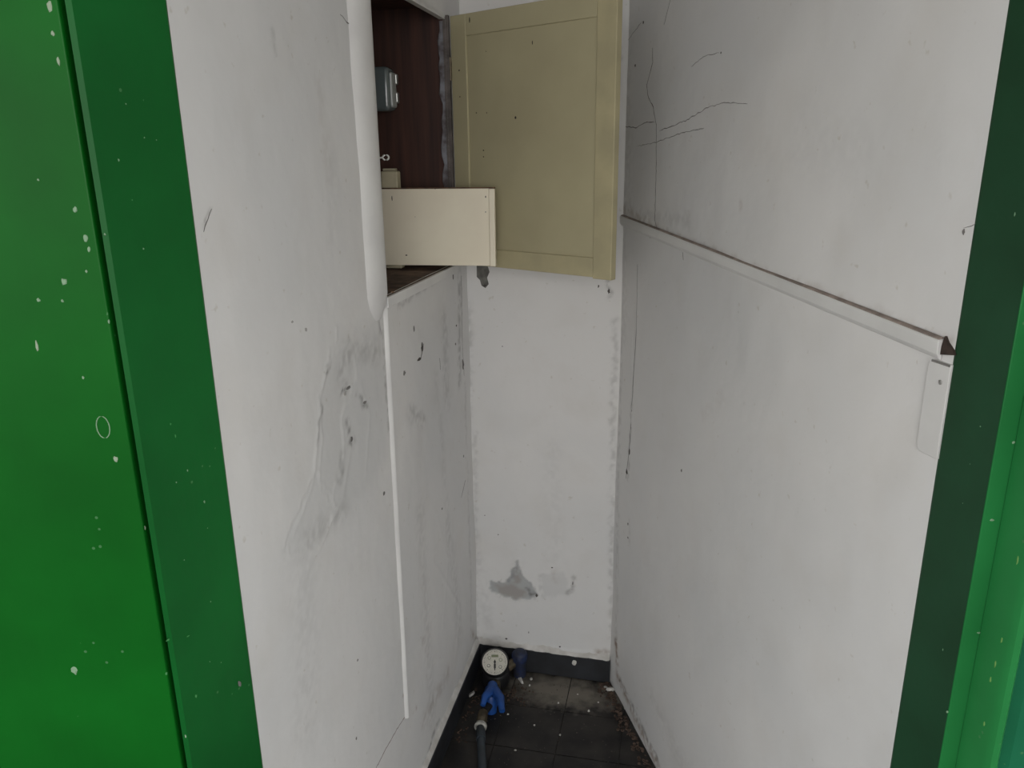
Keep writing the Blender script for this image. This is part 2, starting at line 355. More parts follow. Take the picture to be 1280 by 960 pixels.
# hole of the cupboard in the left wall, metric, (s0, s1, z0, z1)
HS0, HS1, HZ0, HZ1 = .128, .612, 1.250, 1.812
left_marks = [
 ('poly', [(425, 425), (455, 405), (480, 402), (484, 470), (486, 560), (470, 600), (440, 640), (415, 650), (398, 620), (402, 560), (398, 500), (412, 455)], .05, .24, 1), ('poly', [(418, 440), (440, 432), (446, 470), (428, 520), (432, 575), (412, 630), (400, 600), (405, 540), (400, 490)], .02, .18, 1, -.0008),
 ('poly', [(395, 590), (420, 640), (400, 680), (350, 690), (362, 660)], .02, .16, 1, -.001),
 ('ridge', [(412, 440), (402, 490), (397, 550), (390, 610), (365, 670)], .004, .0013, 0),
 ('ridge', [(440, 560), (430, 620), (400, 680), (370, 740)], .007, .0010, 0),
 ('ridge', [(452, 480), (463, 520), (458, 590)], .005, .0008, 0),
 ('ridge', [(420, 410), (421, 425)], .003, .002, 0),
 ('ridge', [(560, 650), (540, 700), (575, 760), (568, 830)], .007, .0010, 0),
 ('ridge', [(545, 640), (560, 700), (553, 780)], .007, .0008, 0),
 ('smudge_shade', [(430, 470), (440, 435), (470, 440)], .022, .26, 0),
 ('smudge_shade', [(436, 530), (441, 555)], .010, .60, 0), ('smudge_shade', [(437, 484), (430, 492)], .005, .75, 0),
 ('smudge_shade', [(447, 492), (459, 508)], .006, .60, 0), ('smudge_shade', [(415, 448), (408, 464)], .005, .60, 0),
 ('smudge_shade', [(402, 510), (398, 550)], .005, .40, 0), ('smudge_shade', [(430, 570), (425, 600)], .01, .35, 0),
 ('smudge_shade', [(430, 640), (375, 680)], .02, .2, 0),
 ('smudge_shade', [(400, 100), (410, 220)], .012, .10, 2), ('smudge_shade', [(415, 190), (412, 300)], .02, .08, 0),
 ('smudge_shade', [(512, 515), (530, 525)], .018, .26, 0), ('smudge_shade', [(545, 470), (560, 640)], .018, .10, 0),
 ('smudge_shade', [(575, 340), (575, 480)], .014, .38, 0), ('smudge_shade', [(582, 480), (590, 800)], .008, .20, 0),
 ('smudge_shade', [(555, 400), (560, 500)], .03, .20, 0),
 ('smudge_shade', [(525, 640), (540, 900)], .03, .14, 0), ('smudge_shade', [(560, 650), (575, 800)], .03, .14, 0),
 ('smudge_shade', [(560, 840), (530, 900)], .02, .28, 2), ('smudge_shade', [(548, 900), (536, 935), (528, 957)], .007, .70, 0),  # last stroke: dark line just above the left skirting
 ('smudge_shade', [(528, 800), (535, 815)], .01, .25, 2), ('smudge_shade', [(590, 790), (596, 800)], .012, .6, 2),
 ('smudge_shade', [(505, 870), (508, 890)], .008, .7, 2), ('smudge_shade', [(515, 890), (520, 886)], .005, .5, 2),
 ('smudge_shade', [(475, 402), (476, 415)], .008, .9, 0), ('smudge_shade', [(478, 415), (487, 545)], .005, .45, 0),
 ('smudge_shade', [(496, 384), (560, 340)], .006, .28, 0), ('smudge_shade', [(380, 700), (385, 900)], .05, .10, 0),  # first stroke paints the shadow line beneath the sill edge
 ('smudge_shade', [(340, 40), (345, 70)], .004, .20, 0), ('smudge_shade', [(263, 262), (255, 280)], .0035, .45, 0),
]
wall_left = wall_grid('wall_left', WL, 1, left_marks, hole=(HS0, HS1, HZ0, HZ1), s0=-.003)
for pts, wd, m in [
 ([(425, 18), (440, 34), (452, 47)], .0016, CRACKD),
 ([(263, 262), (259, 275), (254, 290)], .0018, CRACK),
 ([(508, 893), (496, 912), (485, 932), (470, 962)], .0024, DUST),
 ([(482, 420), (484, 480), (488, 545), (491, 600)], .0018, CRACKD),
 ([(529, 430), (525, 450)], .006, CRACKD), ([(549, 448), (550, 462)], .004, CRACKD),
 ([(577, 345), (578, 420), (580, 470)], .0022, CRACK), ([(582, 600), (577, 622)], .004, CRACK),
 ([(578, 450), (579, 462)], .003, CRACK)]:
    crack(WL, 1, wall_left, pts, wd, m)
for px, rx, rz, m in [((527, 434), .007, .011, CRACKD), ((523, 449), .016, .004, CRACKD), ((504, 466), .008, .006, CRACK), ((517, 411), .003, .007, CRACK), ((567, 345), .003, .009, CRACKD),
 ((579, 455), .009, .016, CRACK), ((570, 430), .005, .004, CRACK), ((571, 407), .004, .003, CRACKD), ((580, 570), .004, .004, CRACK),
 ((380, 412), .004, .003, FAINT), ((363, 402), .003, .002, FAINT), ((480, 617), .005, .005, CRACK), ((553, 636), .004, .003, CRACK),
 ((445, 923), .003, .003, CRACK), ((447, 825), .0025, .0025, CRACK), ((437, 485), .010, .003, CRACK), ((441, 549), .005, .006, CRACK), ((457, 503), .008, .004, CRACK), ((433, 491), .005, .005, FAINT), ((490, 366), .010, .004, RAWCHIP),
 ((300, 855), .0015, .004, CRACK), ((463, 200), .0025, .003, CRACK)]:
    fleck(WL, 1, wall_left, px, rx, rz, m)

back_marks = [
 ('poly', [(648, 700), (655, 722), (668, 735), (672, 745), (660, 748), (648, 750), (630, 745), (614, 740), (612, 728), (632, 728), (638, 715)], .006, 1.0, 1, -.0016),
 ('poly', [(618, 732), (640, 730), (658, 742), (650, 750), (625, 742)], .012, .32, 2), ('smudge_shade', [(650, 708), (645, 728)], .010, .35, 2), ('smudge_shade', [(660, 738), (668, 745)], .007, .65, 0), ('smudge_shade', [(645, 712), (636, 726)], .008, .30, 0),
 ('smudge_shade', [(717, 720), (716, 735), (710, 742)], .005, .45, 0), ('smudge_shade', [(690, 712), (694, 725)], .01, .15, 2), ('smudge_shade', [(675, 720), (678, 745)], .006, .2, 0),
 ('poly', [(676, 718), (705, 715), (712, 745), (680, 748)], .01, .25, 1, -.0006),
 ('smudge_shade', [(760, 350), (762, 372)], .006, .55, 0), ('smudge_shade', [(594, 540), (596, 790)], .008, .18, 0), ('smudge_shade', [(768, 400), (764, 800)], .008, .25, 0),
 ('smudge_shade', [(597, 798), (610, 800)], .008, .5, 2), ('smudge_shade', [(750, 815), (764, 815)], .012, .65, 2), ('smudge_shade', [(700, 818), (760, 824)], .006, .35, 2),
 ('smudge_shade', [(600, 700), (610, 780)], .02, .12, 0), ('smudge_shade', [(586, 380), (586, 520)], .010, .25, 0), ('smudge_shade', [(690, 560), (694, 700)], .03, .06, 0),
 ('ridge', [(615, 805), (680, 810), (760, 818)], .006, .003, 0), ('ridge', [(773, 10), (768, 250)], .008, .003, 0),
 ('smudge_shade', [(772, 60), (774, 70)], .006, .3, 0), ('smudge_shade', [(768, 165), (770, 175)], .008, .3, 0)]
wall_back = wall_grid('wall_back', WB, 2, back_marks, s0=-.003, s1=WB.L+.003)
bm = bmesh.new()   # the plaster knocked off under the cupboard door
pp = [(596, 330), (610, 333), (612, 340), (609, 347), (611, 355), (607, 360), (602, 357), (600, 350), (596, 346)]
q = [WB.pix(*p) for p in pp]; prism(bm, [WB.P(a, float(relief(WB, 2, a, b))-.002, b) for a, b in q], [WB.P(a, float(relief(WB, 2, a, b))+.0008, b) for a, b in q])
finish(bm, 'broken_plaster', mat('grey_cement', (.17, .165, .15), .95, var=.4, scale=60, bump=.4), wall_back)
for px, rx, rz, m in [((606, 357), .005, .005, CRACKD), ((690, 709), .004, .002, CRACKD), ((628, 433), .002, .002, CRACK), ((748, 358), .002, .005, CRACKD), ((761, 364), .004, .007, CRACKD),
 ((633, 798), .004, .003, CRACKD), ((661, 790), .002, .004, CRACK), ((700, 808), .003, .003, CRACKD), ((671, 744), .004, .006, CRACKD), ((716, 729), .002, .007, CRACK),
 ((606, 644), .002, .002, CRACK), ((623, 668), .002, .002, CRACK), ((769, 197), .003, .004, CRACKD)]:
    fleck(WB, 2, wall_back, px, rx, rz, m)
crack(WB, 2, wall_back, [(769, 200), (768, 230), (767, 258)], .002, CRACK)

right_marks = [
 ('smudge_shade', [(776, 400), (770, 800)], .012, .20, 0), ('smudge_shade', [(783, 20), (783, 255)], .035, .16, 0), ('smudge_shade', [(780, 290), (778, 420)], .03, .12, 0),
 ('smudge_shade', [(772, 255), (820, 285)], .010, .40, 2), ('smudge_shade', [(820, 285), (1180, 425)], .006, .25, 2), ('smudge_shade', [(805, 270), (860, 275)], .018, .16, 0),
 ('smudge_shade', [(770, 800), (772, 830)], .012, .9, 2), ('smudge_shade', [(772, 845), (795, 900), (822, 957)], .016, .75, 2), ('smudge_shade', [(775, 850), (822, 950)], .007, .5, 0),
 ('smudge_shade', [(815, 870), (850, 950)], .03, .10, 0), ('smudge_shade', [(790, 500), (785, 600)], .007, .35, 0), ('smudge_shade', [(925, 255), (926, 262)], .006, .35, 2),
 ('smudge_shade', [(1000, 180), (1080, 190)], .05, .05, 0), ('smudge_shade', [(900, 500), (880, 520)], .02, .08, 2), ('smudge_shade', [(929, 505), (930, 506)], .003, .3, 0),
 ('smudge_shade', [(1178, 424), (1186, 430)], .008, .5, 2), ('smudge_shade', [(786, 650), (788, 690)], .006, .2, 0), ('ridge', [(790, 420), (789, 560)], .004, .0015, 0)]
wall_right = wall_grid('wall_right', WR, 3, right_marks, s0=-.003)
for pts, wd, m in [
 ([(837, 0), (829, 31)], .0012, CRACK), ([(815, 59), (815, 78), (808, 106), (809, 119), (816, 134), (820, 156), (820, 219), (818, 275), (822, 291)], .0024, CRACK),
 ([(780, 158), (795, 160), (808, 152), (818, 153)], .0018, CRACK), ([(824, 164), (859, 150), (885, 134), (908, 128), (935, 130)], .0014, CRACK),
 ([(796, 183), (820, 178), (849, 167), (880, 160)], .0012, CRACK), ([(781, 56), (802, 28)], .0012, CRACK), ([(865, 83), (880, 70), (899, 66)], .001, CRACK),
 ([(796, 410), (792, 473), (789, 521), (787, 560), (783, 598)], .0024, CRACKD), ([(797, 330), (796, 410)], .001, CRACK), ([(1205, 286), (1225, 277)], .001, CRACK),
 ([(853, 315), (854, 325)], .0022, CRACKD), ([(812, 298), (820, 293)], .002, CRACK)]:
    crack(WR, 3, wall_right, pts, wd, m)
for px, rx, rz, m in [((804, 28), .003, .004, CRACKD), ((794, 82), .003, .003, CRACKD), ((787, 565), .004, .009, CRACKD), ((784, 590), .006, .008, CRACKD), ((789, 535), .003, .006, CRACKD),
 ((1205, 290), .0018, .004, CRACK), ((852, 588), .003, .004, CRACK), ((785, 655), .003, .004, CRACK), ((785, 672), .003, .003, CRACK), ((901, 66), .002, .002, CRACK), ((1196, 464), .003, .002, CRACK)]:
    fleck(WR, 3, wall_right, px, rx, rz, m)

# ceiling, floor, skirtings
def ceil_slab(name, xy, z0, z1, m, par=None):
    bm = bmesh.new(); vprism(bm, xy, z0, z1); return finish(bm, name, m, par)
shaft = [WL.P(-.02, -.02, 0)[:2], WR.P(-.02, -.02, 0)[:2], WR.P(WR.L, -.02, 0)[:2], WL.P(WL.L, -.02, 0)[:2]]
struct(ceil_slab('ceiling', shaft, H-.001, H+.06, mat('ceiling_paint', (.62, .62, .60), .8, var=.1)))
floor = struct(ceil_slab('floor', [WL.P(-.04, -.04, 0)[:2], WR.P(-.04, -.04, 0)[:2], WR.P(WR.L, -.04, 0)[:2], WL.P(WL.L, -.04, 0)[:2]], -.06, -.003, GROUT))
def clip(poly, a, b):
    o = []; side = lambda p: (b[0]-a[0])*(p[1]-a[1])-(b[1]-a[1])*(p[0]-a[0])
    for i in range(len(poly)):
        p, q = poly[i], poly[(i+1) % len(poly)]; sp_, sq = side(p), side(q)
        if sp_ >= 0: o.append(p)
        if sp_*sq < 0: t = sp_/(sp_-sq); o.append((p[0]+(q[0]-p[0])*t, p[1]+(q[1]-p[1])*t))
    return o
quad = [BL, LJ, RJ, BR]; T = .165
for i in range(8):
    for j in range(-2, 7):
        c = [WL.P(a, b, 0)[:2] for a, b in ((i*T+.0015, j*T-.035), (i*T+T-.0015, j*T-.035), (i*T+T-.0015, j*T+T-.038), (i*T+.0015, j*T+T-.038))]
        ar = sum(c[k][0]*c[(k+1) % 4][1]-c[(k+1) % 4][0]*c[k][1] for k in range(4))
        if ar < 0: c = c[::-1]
        for k in range(4):
            c = clip(c, quad[k], quad[(k+1) % 4])
            if len(c) < 3: break
        if len(c) < 3: continue
        ar = abs(sum(c[k][0]*c[(k+1) % len(c)][1]-c[(k+1) % len(c)][0]*c[k][1] for k in range(len(c))))/2
        if ar < 2e-4: continue
        bm = bmesh.new(); dz = random.uniform(-.0008, .0004); vprism(bm, c, -.0028, dz); finish(bm, 'floor_tile', TILE, floor)

bm = bmesh.new(); wbox(bm, WB, .010, WB.L-.001, .0045, .013, .001, .077); struct(finish(bm, 'baseboard_back', SKIRT, bevel=.002))
bm = bmesh.new(); wbox(bm, WL, .001, WL.L, .0045, .012, .001, .077); struct(finish(bm, 'baseboard_left', SKIRT, bevel=.002))
# the ragged plaster lip left over the back skirting
bm = bmesh.new(); pa = []; n = 40
for k in range(n+1):
    s = WB.L*k/n*.985+.003; h = .011+.003*math.sin(k*.37)+.002*math.sin(k*1.3+1)+random.uniform(-.0025, .0025)
    pa.append((s, h))
rows = []
for s, h in pa:
    b = .078+random.uniform(-.001, .002)-.002
    rows.append([bm.verts.new(WB.P(s, .004, b)), bm.verts.new(WB.P(s, .013, b+.001)), bm.verts.new(WB.P(s, .011, b+h*.6)), bm.verts.new(WB.P(s, .0, b+h+.004))])
for a, b in zip(rows, rows[1:]):
    for k in range(3): bm.faces.new([a[k], a[k+1], b[k+1], b[k]])
finish(bm, 'plaster_lip', LIP, wall_back, smooth=True)
bm = bmesh.new(); rows = []
for k in range(91):
    s = .01+(WL.L-.02)*k/90; h = .012+.004*math.sin(k*.7)+random.uniform(-.0015, .0015); b = .077
    rows.append([bm.verts.new(WL.P(s, .004, b)), bm.verts.new(WL.P(s, .0095, b+.001)), bm.verts.new(WL.P(s, .0065, b+h*.6)), bm.verts.new(WL.P(s, -.001, b+h+.004))])
for a, b in zip(rows, rows[1:]):
    for k in range(3): bm.faces.new([a[k], a[k+1], b[k+1], b[k]])
finish(bm, 'plaster_lip', LIP, wall_left, smooth=True)

# sloping batten on the right wall with dusty top, and its broken end
P0 = WR.pix(776, 268); P1 = WR.pix(1181, 424)
batten = thing('wall_batten', 'long white painted wooden batten sloping across the right-hand wall', 'batten', WR.P((P0[0]+P1[0])/2, 0, min(P0[1], P1[1])-.03))
def along(prof, a=P0, b=P1, e0=0, e1=0):
    f = lambda p, e: [WR.P(p[0]+e, n_, p[1]+dz) for n_, dz in prof]
    return f(a, e0), f(b, e1)
bm = bmesh.new(); prism(bm, *along([(.0005, .0), (.007, -.001), (.0085, -.004), (.0080, -.018), (.004, -.024), (.0005, -.0255)])); finish(bm, 'batten_body', OLDWHITE, batten, bevel=.001)
bm = bmesh.new(); prism(bm, *along([(.0005, .0022), (.003, .0018), (.0060, .0006), (.0064, -.0008), (.0005, -.0008)], e0=.002, e1=-.002)); finish(bm, 'dusty_top', DUST, batten, smooth=True)['label'] = 'line of brown dust along the batten top'
# broken hollow beside the batten end
bm = bmesh.new(); pl = [(1184, 420), (1187, 428), (1194, 438), (1197, 444), (1178, 443), (1180, 432)]
q = [WR.pix(*p) for p in pl]; prism(bm, [WR.P(a, -.0005, b) for a, b in q], [WR.P(a, .0035, b) for a, b in q]); finish(bm, 'plaster_hole', mat('hollow_brown', (.05, .033, .026), .95, var=.5, scale=80), wall_right)
for px in ((769, 262), (771, 268), (770, 274)): fleck(WR, 3, wall_right, (px[0]+4, px[1]), .010, .004, CRACKD, 'broken_plaster', h=.004)

# shallow rounded cover plate beside the right door frame
a0, z1_ = WR.pix(1164, 447); z0_ = z1_-.118; a1 = WR.L-.002; rad = .010; pts = []
for cx_, cz_, t0 in ((a0+rad, z1_-rad, 90), (a0+rad, z0_+rad, 180)):
    for k in range(6): t = math.radians(t0+k*18); pts.append((cx_+rad*math.cos(t), cz_+rad*math.sin(t)))
pts += [(a1, z0_), (a1, z1_)]
plate = thing('cover_plate', 'white painted-over cover plate with rounded corners beside the right green door frame', 'cover plate', WR.P(a0+.02, 0, z0_))
bm = bmesh.new(); prism(bm, [WR.P(a, -.002, b) for a, b in pts], [WR.P(a, .0036, b) for a, b in pts]); finish(bm, 'plate', OLDWHITE, plate, bevel=.0010)
bm = bmesh.new(); wbox(bm, WR, a0+.006, a1-.001, .0030, .0044, z1_-.0028, z1_-.0002); finish(bm, 'grime_line', CRACK, plate)
bm = bmesh.new(); lathe(bm, WR.P(a1-.012, .0034, z1_-.024), (*WR.n, 0), [(.003, 0), (.003, .001), (.0022, .0016)], 12); finish(bm, 'screw', METAL, plate)

# painted conduit / bead on the left wall under the cupboard
s_a, z_a = WL.pix(484, 398); s_b, z_b = WL.pix(510, 890)
bm = bmesh.new(); pr = [(-.004, .0005), (-.003, .006), (0, .008), (.004, .006), (.006, .0005)]
s_a += .015; s_b += .016
prism(bm, [WL.P(s_b+a, b, z_b) for a, b in pr], [WL.P(s_a+a, b, z_a+.03) for a, b in pr])
tag(finish(bm, 'wall_conduit', WHITE, smooth=True), 'thin white vertical conduit strip on the left wall below the cupboard', 'conduit')

# ------------------------------------------------------------------ meter cupboard set in the left wall
cup = thing('meter_cupboard', 'open meter cupboard set into the left wall, brown inside with khaki door', 'cupboard', WL.P(.37, -.1, HZ0-.02))
D = .205
bm = bmesh.new(); wbox(bm, WL, HS0-.012, HS0, -D, -.006, HZ0, HZ1+.02); finish(bm, 'side_panel', WOOD, cup)
bm = bmesh.new(); wbox(bm, WL, HS1, HS1+.012, -D, -.006, HZ0, HZ1+.02); finish(bm, 'side_panel', WOOD, cup)
bm = bmesh.new(); wbox(bm, WL, HS0-.012, HS1+.012, -D-.012, -D, HZ0-.015, HZ1+.03); finish(bm, 'back_panel', WOOD, cup)
bm = bmesh.new(); wbox(bm, WL, HS0-.012, HS1+.012, -D, -.006, HZ1+.02, HZ1+.032); finish(bm, 'top_panel', WOOD, cup)
SILL = mat('sill_wood', (.17, .10, .065), .85, col2=(.06, .035, .025), scale=30)
bm = bmesh.new(); wbox(bm, WL, HS0-.012, HS1+.012, -D, .006, HZ0-.014, HZ0-.001); finish(bm, 'sill', SILL, cup)
bm = bmesh.new(); wbox(bm, WL, HS0-.01, HS1-.006, .001, .011, HZ0-.022, HZ0-.0015); finish(bm, 'sill_edge', WHITE, cup, bevel=.0015)
# lintel face closing the gap between the ragged plaster and the top panel, thick painted edge at far side
bm = bmesh.new(); wbox(bm, WL, HS0-.002, HS1, -.014, -.001, HZ1-.006, HZ1+.03); finish(bm, 'lintel', WHITE, cup)
bm = bmesh.new()
zz = HZ0
prev = None
for k in range(29):
    z = HZ0+(HZ1-HZ0-.01)*k/28; w_ = .005+random.uniform(-.004, .004)
    row = [bm.verts.new(WL.P(HS0+.0035, -.006, z)), bm.verts.new(WL.P(HS0+.0035, -.006-w_-.004, z)), bm.verts.new(WL.P(HS0+.0002, -.006-w_-.006, z)), bm.verts.new(WL.P(HS0-.001, -.006, z))]
    if prev:
        for a in range(4): bm.faces.new([prev[a], prev[(a+1) % 4], row[(a+1) % 4], row[a]])
    prev = row
finish(bm, 'paint_smear', mat('old_bluish_paint', (.22, .225, .25), .7, col2=(.07, .055, .055), scale=40), cup)['label'] = 'ragged smear of old bluish white paint'
# far edge strip between the plaster and the door hinge
bm = bmesh.new(); wbox(bm, WL, HS0-.010, HS0+.001, -.006, .007, HZ0, HZ1+.002); finish(bm, 'hinge_strip', mat('grey_brown_paint', (.14, .12, .11), .8, var=.5, scale=40), cup)
# near post: broad rounded white upright with pointed foot
post = [(.684, -.002), (.676, .006), (.664, .012), (.648, .0155), (.630, .0165), (.616, .0150), (.608, .010), (.606, .004), (.606, -.012), (.64, -.012)]
bm = bmesh.new(); z_top = H-.004; zf = 1.225
lv = [(z_top, 1, 0), (1.6, 1, 0), (zf+.035, 1, 0), (zf+.012, .80, .35), (zf-.006, .45, .7), (zf-.014, .2, .85)]
rings = []
for z, sc, _ in lv: rings.append([bm.verts.new(WL.P(.640+(a-.640)*sc, b*(sc if b > 0 else 1)+(0.0), z)) for a, b in post])
for a, b in zip(rings, rings[1:]):
    for k in range(len(post)): bm.faces.new([a[k], a[(k+1) % len(post)], b[(k+1) % len(post)], b[k]])
bm.faces.new(rings[0]); bm.faces.new(rings[-1][::-1])
finish(bm, 'frame_post', WHITE, cup, smooth=True)['label'] = 'rounded white upright on the near side of the opening'
# screw eye on the post
s_h, z_h = WL.pix(479, 197)
bm = bmesh.new(); c = Vector(WL.P(s_h+.029, .012, z_h)); c += Vector((.004, 0, 0)); ring = []
for k in range(17):
    t = 2*math.pi*k/16; ring.append(c+Vector((math.cos(t)*.0055, 0, math.sin(t)*.0045)))
tube(bm, ring, .0016, 8, False); tube(bm, [c+Vector((-.016, .0, -.001)), c+Vector((-.0055, 0, 0))], .0016, 8); finish(bm, 'screw_eye', mat('pale_metal', (.55, .55, .52), .4, .3), cup, smooth=True)

# khaki door, swung open across the back wall
HX, HY = WL.P(HS0-.004, .010, 0)[:2]; ang = math.radians(-40)
class Frame:
    def __init__(s, o, a): s.A = np.array(o); s.d = np.array([math.cos(a), math.sin(a)]); s.n = np.array([math.sin(a), -math.cos(a)])
    P = Wall.P
DF = Frame((HX, HY), ang); DW = .450; DZ0, DZ1 = 1.250, 1.812
bm = bmesh.new(); wbox(bm, DF, .004, DW-.002, -.018, -.004, DZ0+.002, DZ1-.002); finish(bm, 'door_panel', KHAKI, cup)
for a0_, a1_, z0, z1, nm, mt in [(0, .047, DZ0, DZ1, 'door_stile', KHAKI), (DW-.047, DW, DZ0-.003, DZ1, 'door_stile', KHAKI_EDGE), (.0475, DW-.0475, DZ1-.046, DZ1, 'door_rail', KHAKI), (.0475, DW-.0475, DZ0, DZ0+.042, 'door_rail', KHAKI_EDGE)]:
    bm = bmesh.new(); wbox(bm, DF, a0_, a1_, -.019, .0, z0, z1); finish(bm, nm, mt, cup, bevel=.0015)
for z in (1.34, 1.70):
    bm = bmesh.new(); c = DF.P(-.002, .001, z); tube(bm, [(c[0], c[1], z-.025), (c[0], c[1], z+.025)], .0035, 10); finish(bm, 'hinge', BRASS, cup, smooth=True)
# small dark nail holes and chips on the door
def on_frame(fr, x, y):
    d = ray(x, y); t = fr.n @ (fr.A-CAM[:2])/(fr.n @ d[:2]); P = CAM+d*t; return float((P[:2]-fr.A) @ fr.d), float(P[2])
def dots(fr, lst, h0, name, parent, m=DARK):
    for x, y, r1, r2 in lst:
        bm = bmesh.new(); a, z = on_frame(fr, x, y); n = 8
        prism(bm, [fr.P(a+math.cos(t*math.tau/n)*r1, h0-.0005, z+math.sin(t*math.tau/n)*r2) for t in range(n)], [fr.P(a+math.cos(t*math.tau/n)*r1, h0+.0004, z+math.sin(t*math.tau/n)*r2) for t in range(n)])
        finish(bm, name, m, parent)
dots(DF, [(587, 25, .0015, .006), (574, 88, .002, .002), (575, 121, .0015, .0015)], .0, 'nail_mark', cup)
dots(DF, [(582, 86, .002, .003), (643, 147, .0025, .003), (594, 141, .0015, .0015), (607, 141, .001, .0015), (603, 188, .002, .0015), (603, 196, .0015, .0015), (664, 53, .001, .004), (606, 64, .001, .001)], -.004, 'nail_mark', cup)

# cream inner flap standing out of the cupboard, and the block behind
FF = Frame((-.300, 1.828), math.radians(-8.5)); FW = .2685; FZ0, FZ1 = 1.2600, 1.4345
bm = bmesh.new(); wbox(bm, FF, 0, FW-.0135, -.012, 0, FZ0, FZ1); finish(bm, 'flap_board', CREAM, cup, bevel=.0008)
bm = bmesh.new(); wbox(bm, FF, FW-.013, FW, -.012, .0005, FZ0-.001, FZ1-.001); finish(bm, 'flap_end_batten', CREAM, cup, bevel=.0008)
bm = bmesh.new(); wbox(bm, FF, 0, FW, -.0125, -.0005, FZ1-.0003, FZ1+.0025); finish(bm, 'flap_top_edge', RAW, cup)['label'] = 'bare brown wood along the top edge of the flap'
dots(FF, [(490, 248, .001, .006), (508, 319, .0025, .0015), (607, 246, .0012, .0025), (613, 239, .0012, .0012), (607, 265, .001, .0015), (519, 271, .0008, .0008), (544, 236, .0012, .001)], .0, 'nail_mark', cup)
bm = bmesh.new(); wbox(bm, FF, .0, .040, -.040, -.0135, HZ0, 1.474); finish(bm, 'flap_post', mat('cream_old', (.50, .45, .31), .6, var=.2, scale=20), cup, bevel=.003)
bm = bmesh.new(); wbox(bm, FF, .004, .034, -.036, -.018, 1.4745, 1.480); finish(bm, 'flap_post_cap', mat('cream_old_top', (.42, .38, .27), .7), cup, bevel=.0015)

# old fuse switch with glassy cover on the cupboard's backboard
fx, fz = .185, 1.655
fu = thing('fuse_switch', 'small old electric fuse switch with clear cover inside the brown cupboard', 'fuse switch', WL.P(fx, -D, fz-.06))
bm = bmesh.new(); wbox(bm, WL, fx-.045, fx+.05, -D, -D+.022, fz-.062, fz+.055); finish(bm, 'base', mat('fuse_black', (.02, .02, .02), .5), fu, bevel=.004)
bm = bmesh.new(); wbox(bm, WL, fx-.030, fx+.020, -D+.022, -D+.088, fz-.048, fz+.048); finish(bm, 'cover', mat('grey_glass_cover', (.12, .145, .145), .16, 0, spec=.9), fu, bevel=.010, seg=4, smooth=True)
for dz in (-.025, .015):
    bm = bmesh.new(); wbox(bm, WL, fx-.0345, fx-.020, -D+.035, -D+.094, fz+dz-.004, fz+dz+.020); finish(bm, 'contact', mat('fuse_metal', (.5, .52, .50), .3, .6), fu, bevel=.003)
bm = bmesh.new(); wbox(bm, WL, fx-.02, fx+.01, -D+.085, -D+.0935, fz-.040, fz+.036); finish(bm, 'handle', mat('fuse_porcelain', (.34, .36, .35), .3), fu, bevel=.004)
bm = bmesh.new(); tube(bm, [WL.P(fx+.03, -D+.03, fz-.01), WL.P(fx+.08, -D+.05, fz-.012), WL.P(fx+.20, -D+.03, fz-.015)], .0022, 8); finish(bm, 'wire', METAL, fu, smooth=True)
bm = bmesh.new(); tube(bm, [WL.P(fx+.01, -D+.02, fz+.05), WL.P(fx+.02, -D+.03, fz+.10), WL.P(fx+.06, -D+.02, HZ1+.015)], .0035, 8); finish(bm, 'wire', BLACK, fu, smooth=True)

# ------------------------------------------------------------------ green doorway
ZT = 2.12
jl = [(-.365, .905), (-.4065, .7896), (-.4065, .772), (-.4168, .772), (-.4168, .762), (-.60, .762), (-.60, .905)]
bm = bmesh.new(); vprism(bm, [(-.3640, .9005), (-.4065, .7896), (-.4120, .7880), (-.4120, .803), (-.60, .803), (-.60, .96), (-.369, .96)], .0, H); tl = struct(finish(bm, 'trim_1', GREEN_DARK))
# door leaf folded back against the front of the left frame
door = bpy.data.objects.new('door_1', None); COL.objects.link(door); door.location = (-.80, .78, 0); door['kind'] = 'structure'
bm = bmesh.new(); vprism(bm, [(-.4175, .785), (-1.18, .785), (-1.18, .8015), (-.4175, .8015)], .03, ZT); finish(bm, 'door_board', GREEN, door, bevel=.0015)
for xx in (-.80,):
    bm = bmesh.new(); vprism(bm, [(-1.18, .781), (-1.08, .781), (-1.08, .7848), (-1.18, .7848)], .03, ZT); finish(bm, 'door_stile', GREEN, door)
for z in (.35, 1.9):
    bm = bmesh.new(); tube(bm, [(-.4148, .7965, z-.04), (-.4148, .7965, z+.04)], .0022, 10); finish(bm, 'hinge', GREEN_DARK, door, smooth=True)
class FlatY:
    def __init__(s, y): s.A = np.array([0.0, y]); s.d = np.array([1.0, 0]); s.n = np.array([0, -1.0])
    P = Wall.P
def splash(fr, lst, m, name, parent, h=.0007):
    bm = bmesh.new()
    for x, y, rx, ry in lst:
        a, z = on_frame(fr, x, y); n = 9; rr = random.Random(int(x*13+y)); k_ = [rr.uniform(.65, 1.1) for _ in range(n)]
        prism(bm, [fr.P(a+math.cos(t*math.tau/n)*rx*k_[t], -.0002, z+math.sin(t*math.tau/n)*ry*k_[t]) for t in range(n)], [fr.P(a+math.cos(t*math.tau/n)*rx*k_[t]*.7, h, z+math.sin(t*math.tau/n)*ry*k_[t]*.7) for t in range(n)])
    o = finish(bm, name, m, parent); o['kind'] = 'stuff'; return o
FLK = mat('pale_green_fleck', (.20, .33, .20), .7); FLK2 = mat('faint_green_fleck', (.05, .24, .07), .7); FLKW = mat('white_fleck', (.28, .36, .25), .7)
DY = FlatY(.785)
o = splash(DY, [(62, 8, .0028, .007), (73, 76, .002, .005), (46, 432, .0016, .007), (145, 574, .0030, .0040), (66, 42, .002, .003)], FLKW, 'paint_fleck', door)
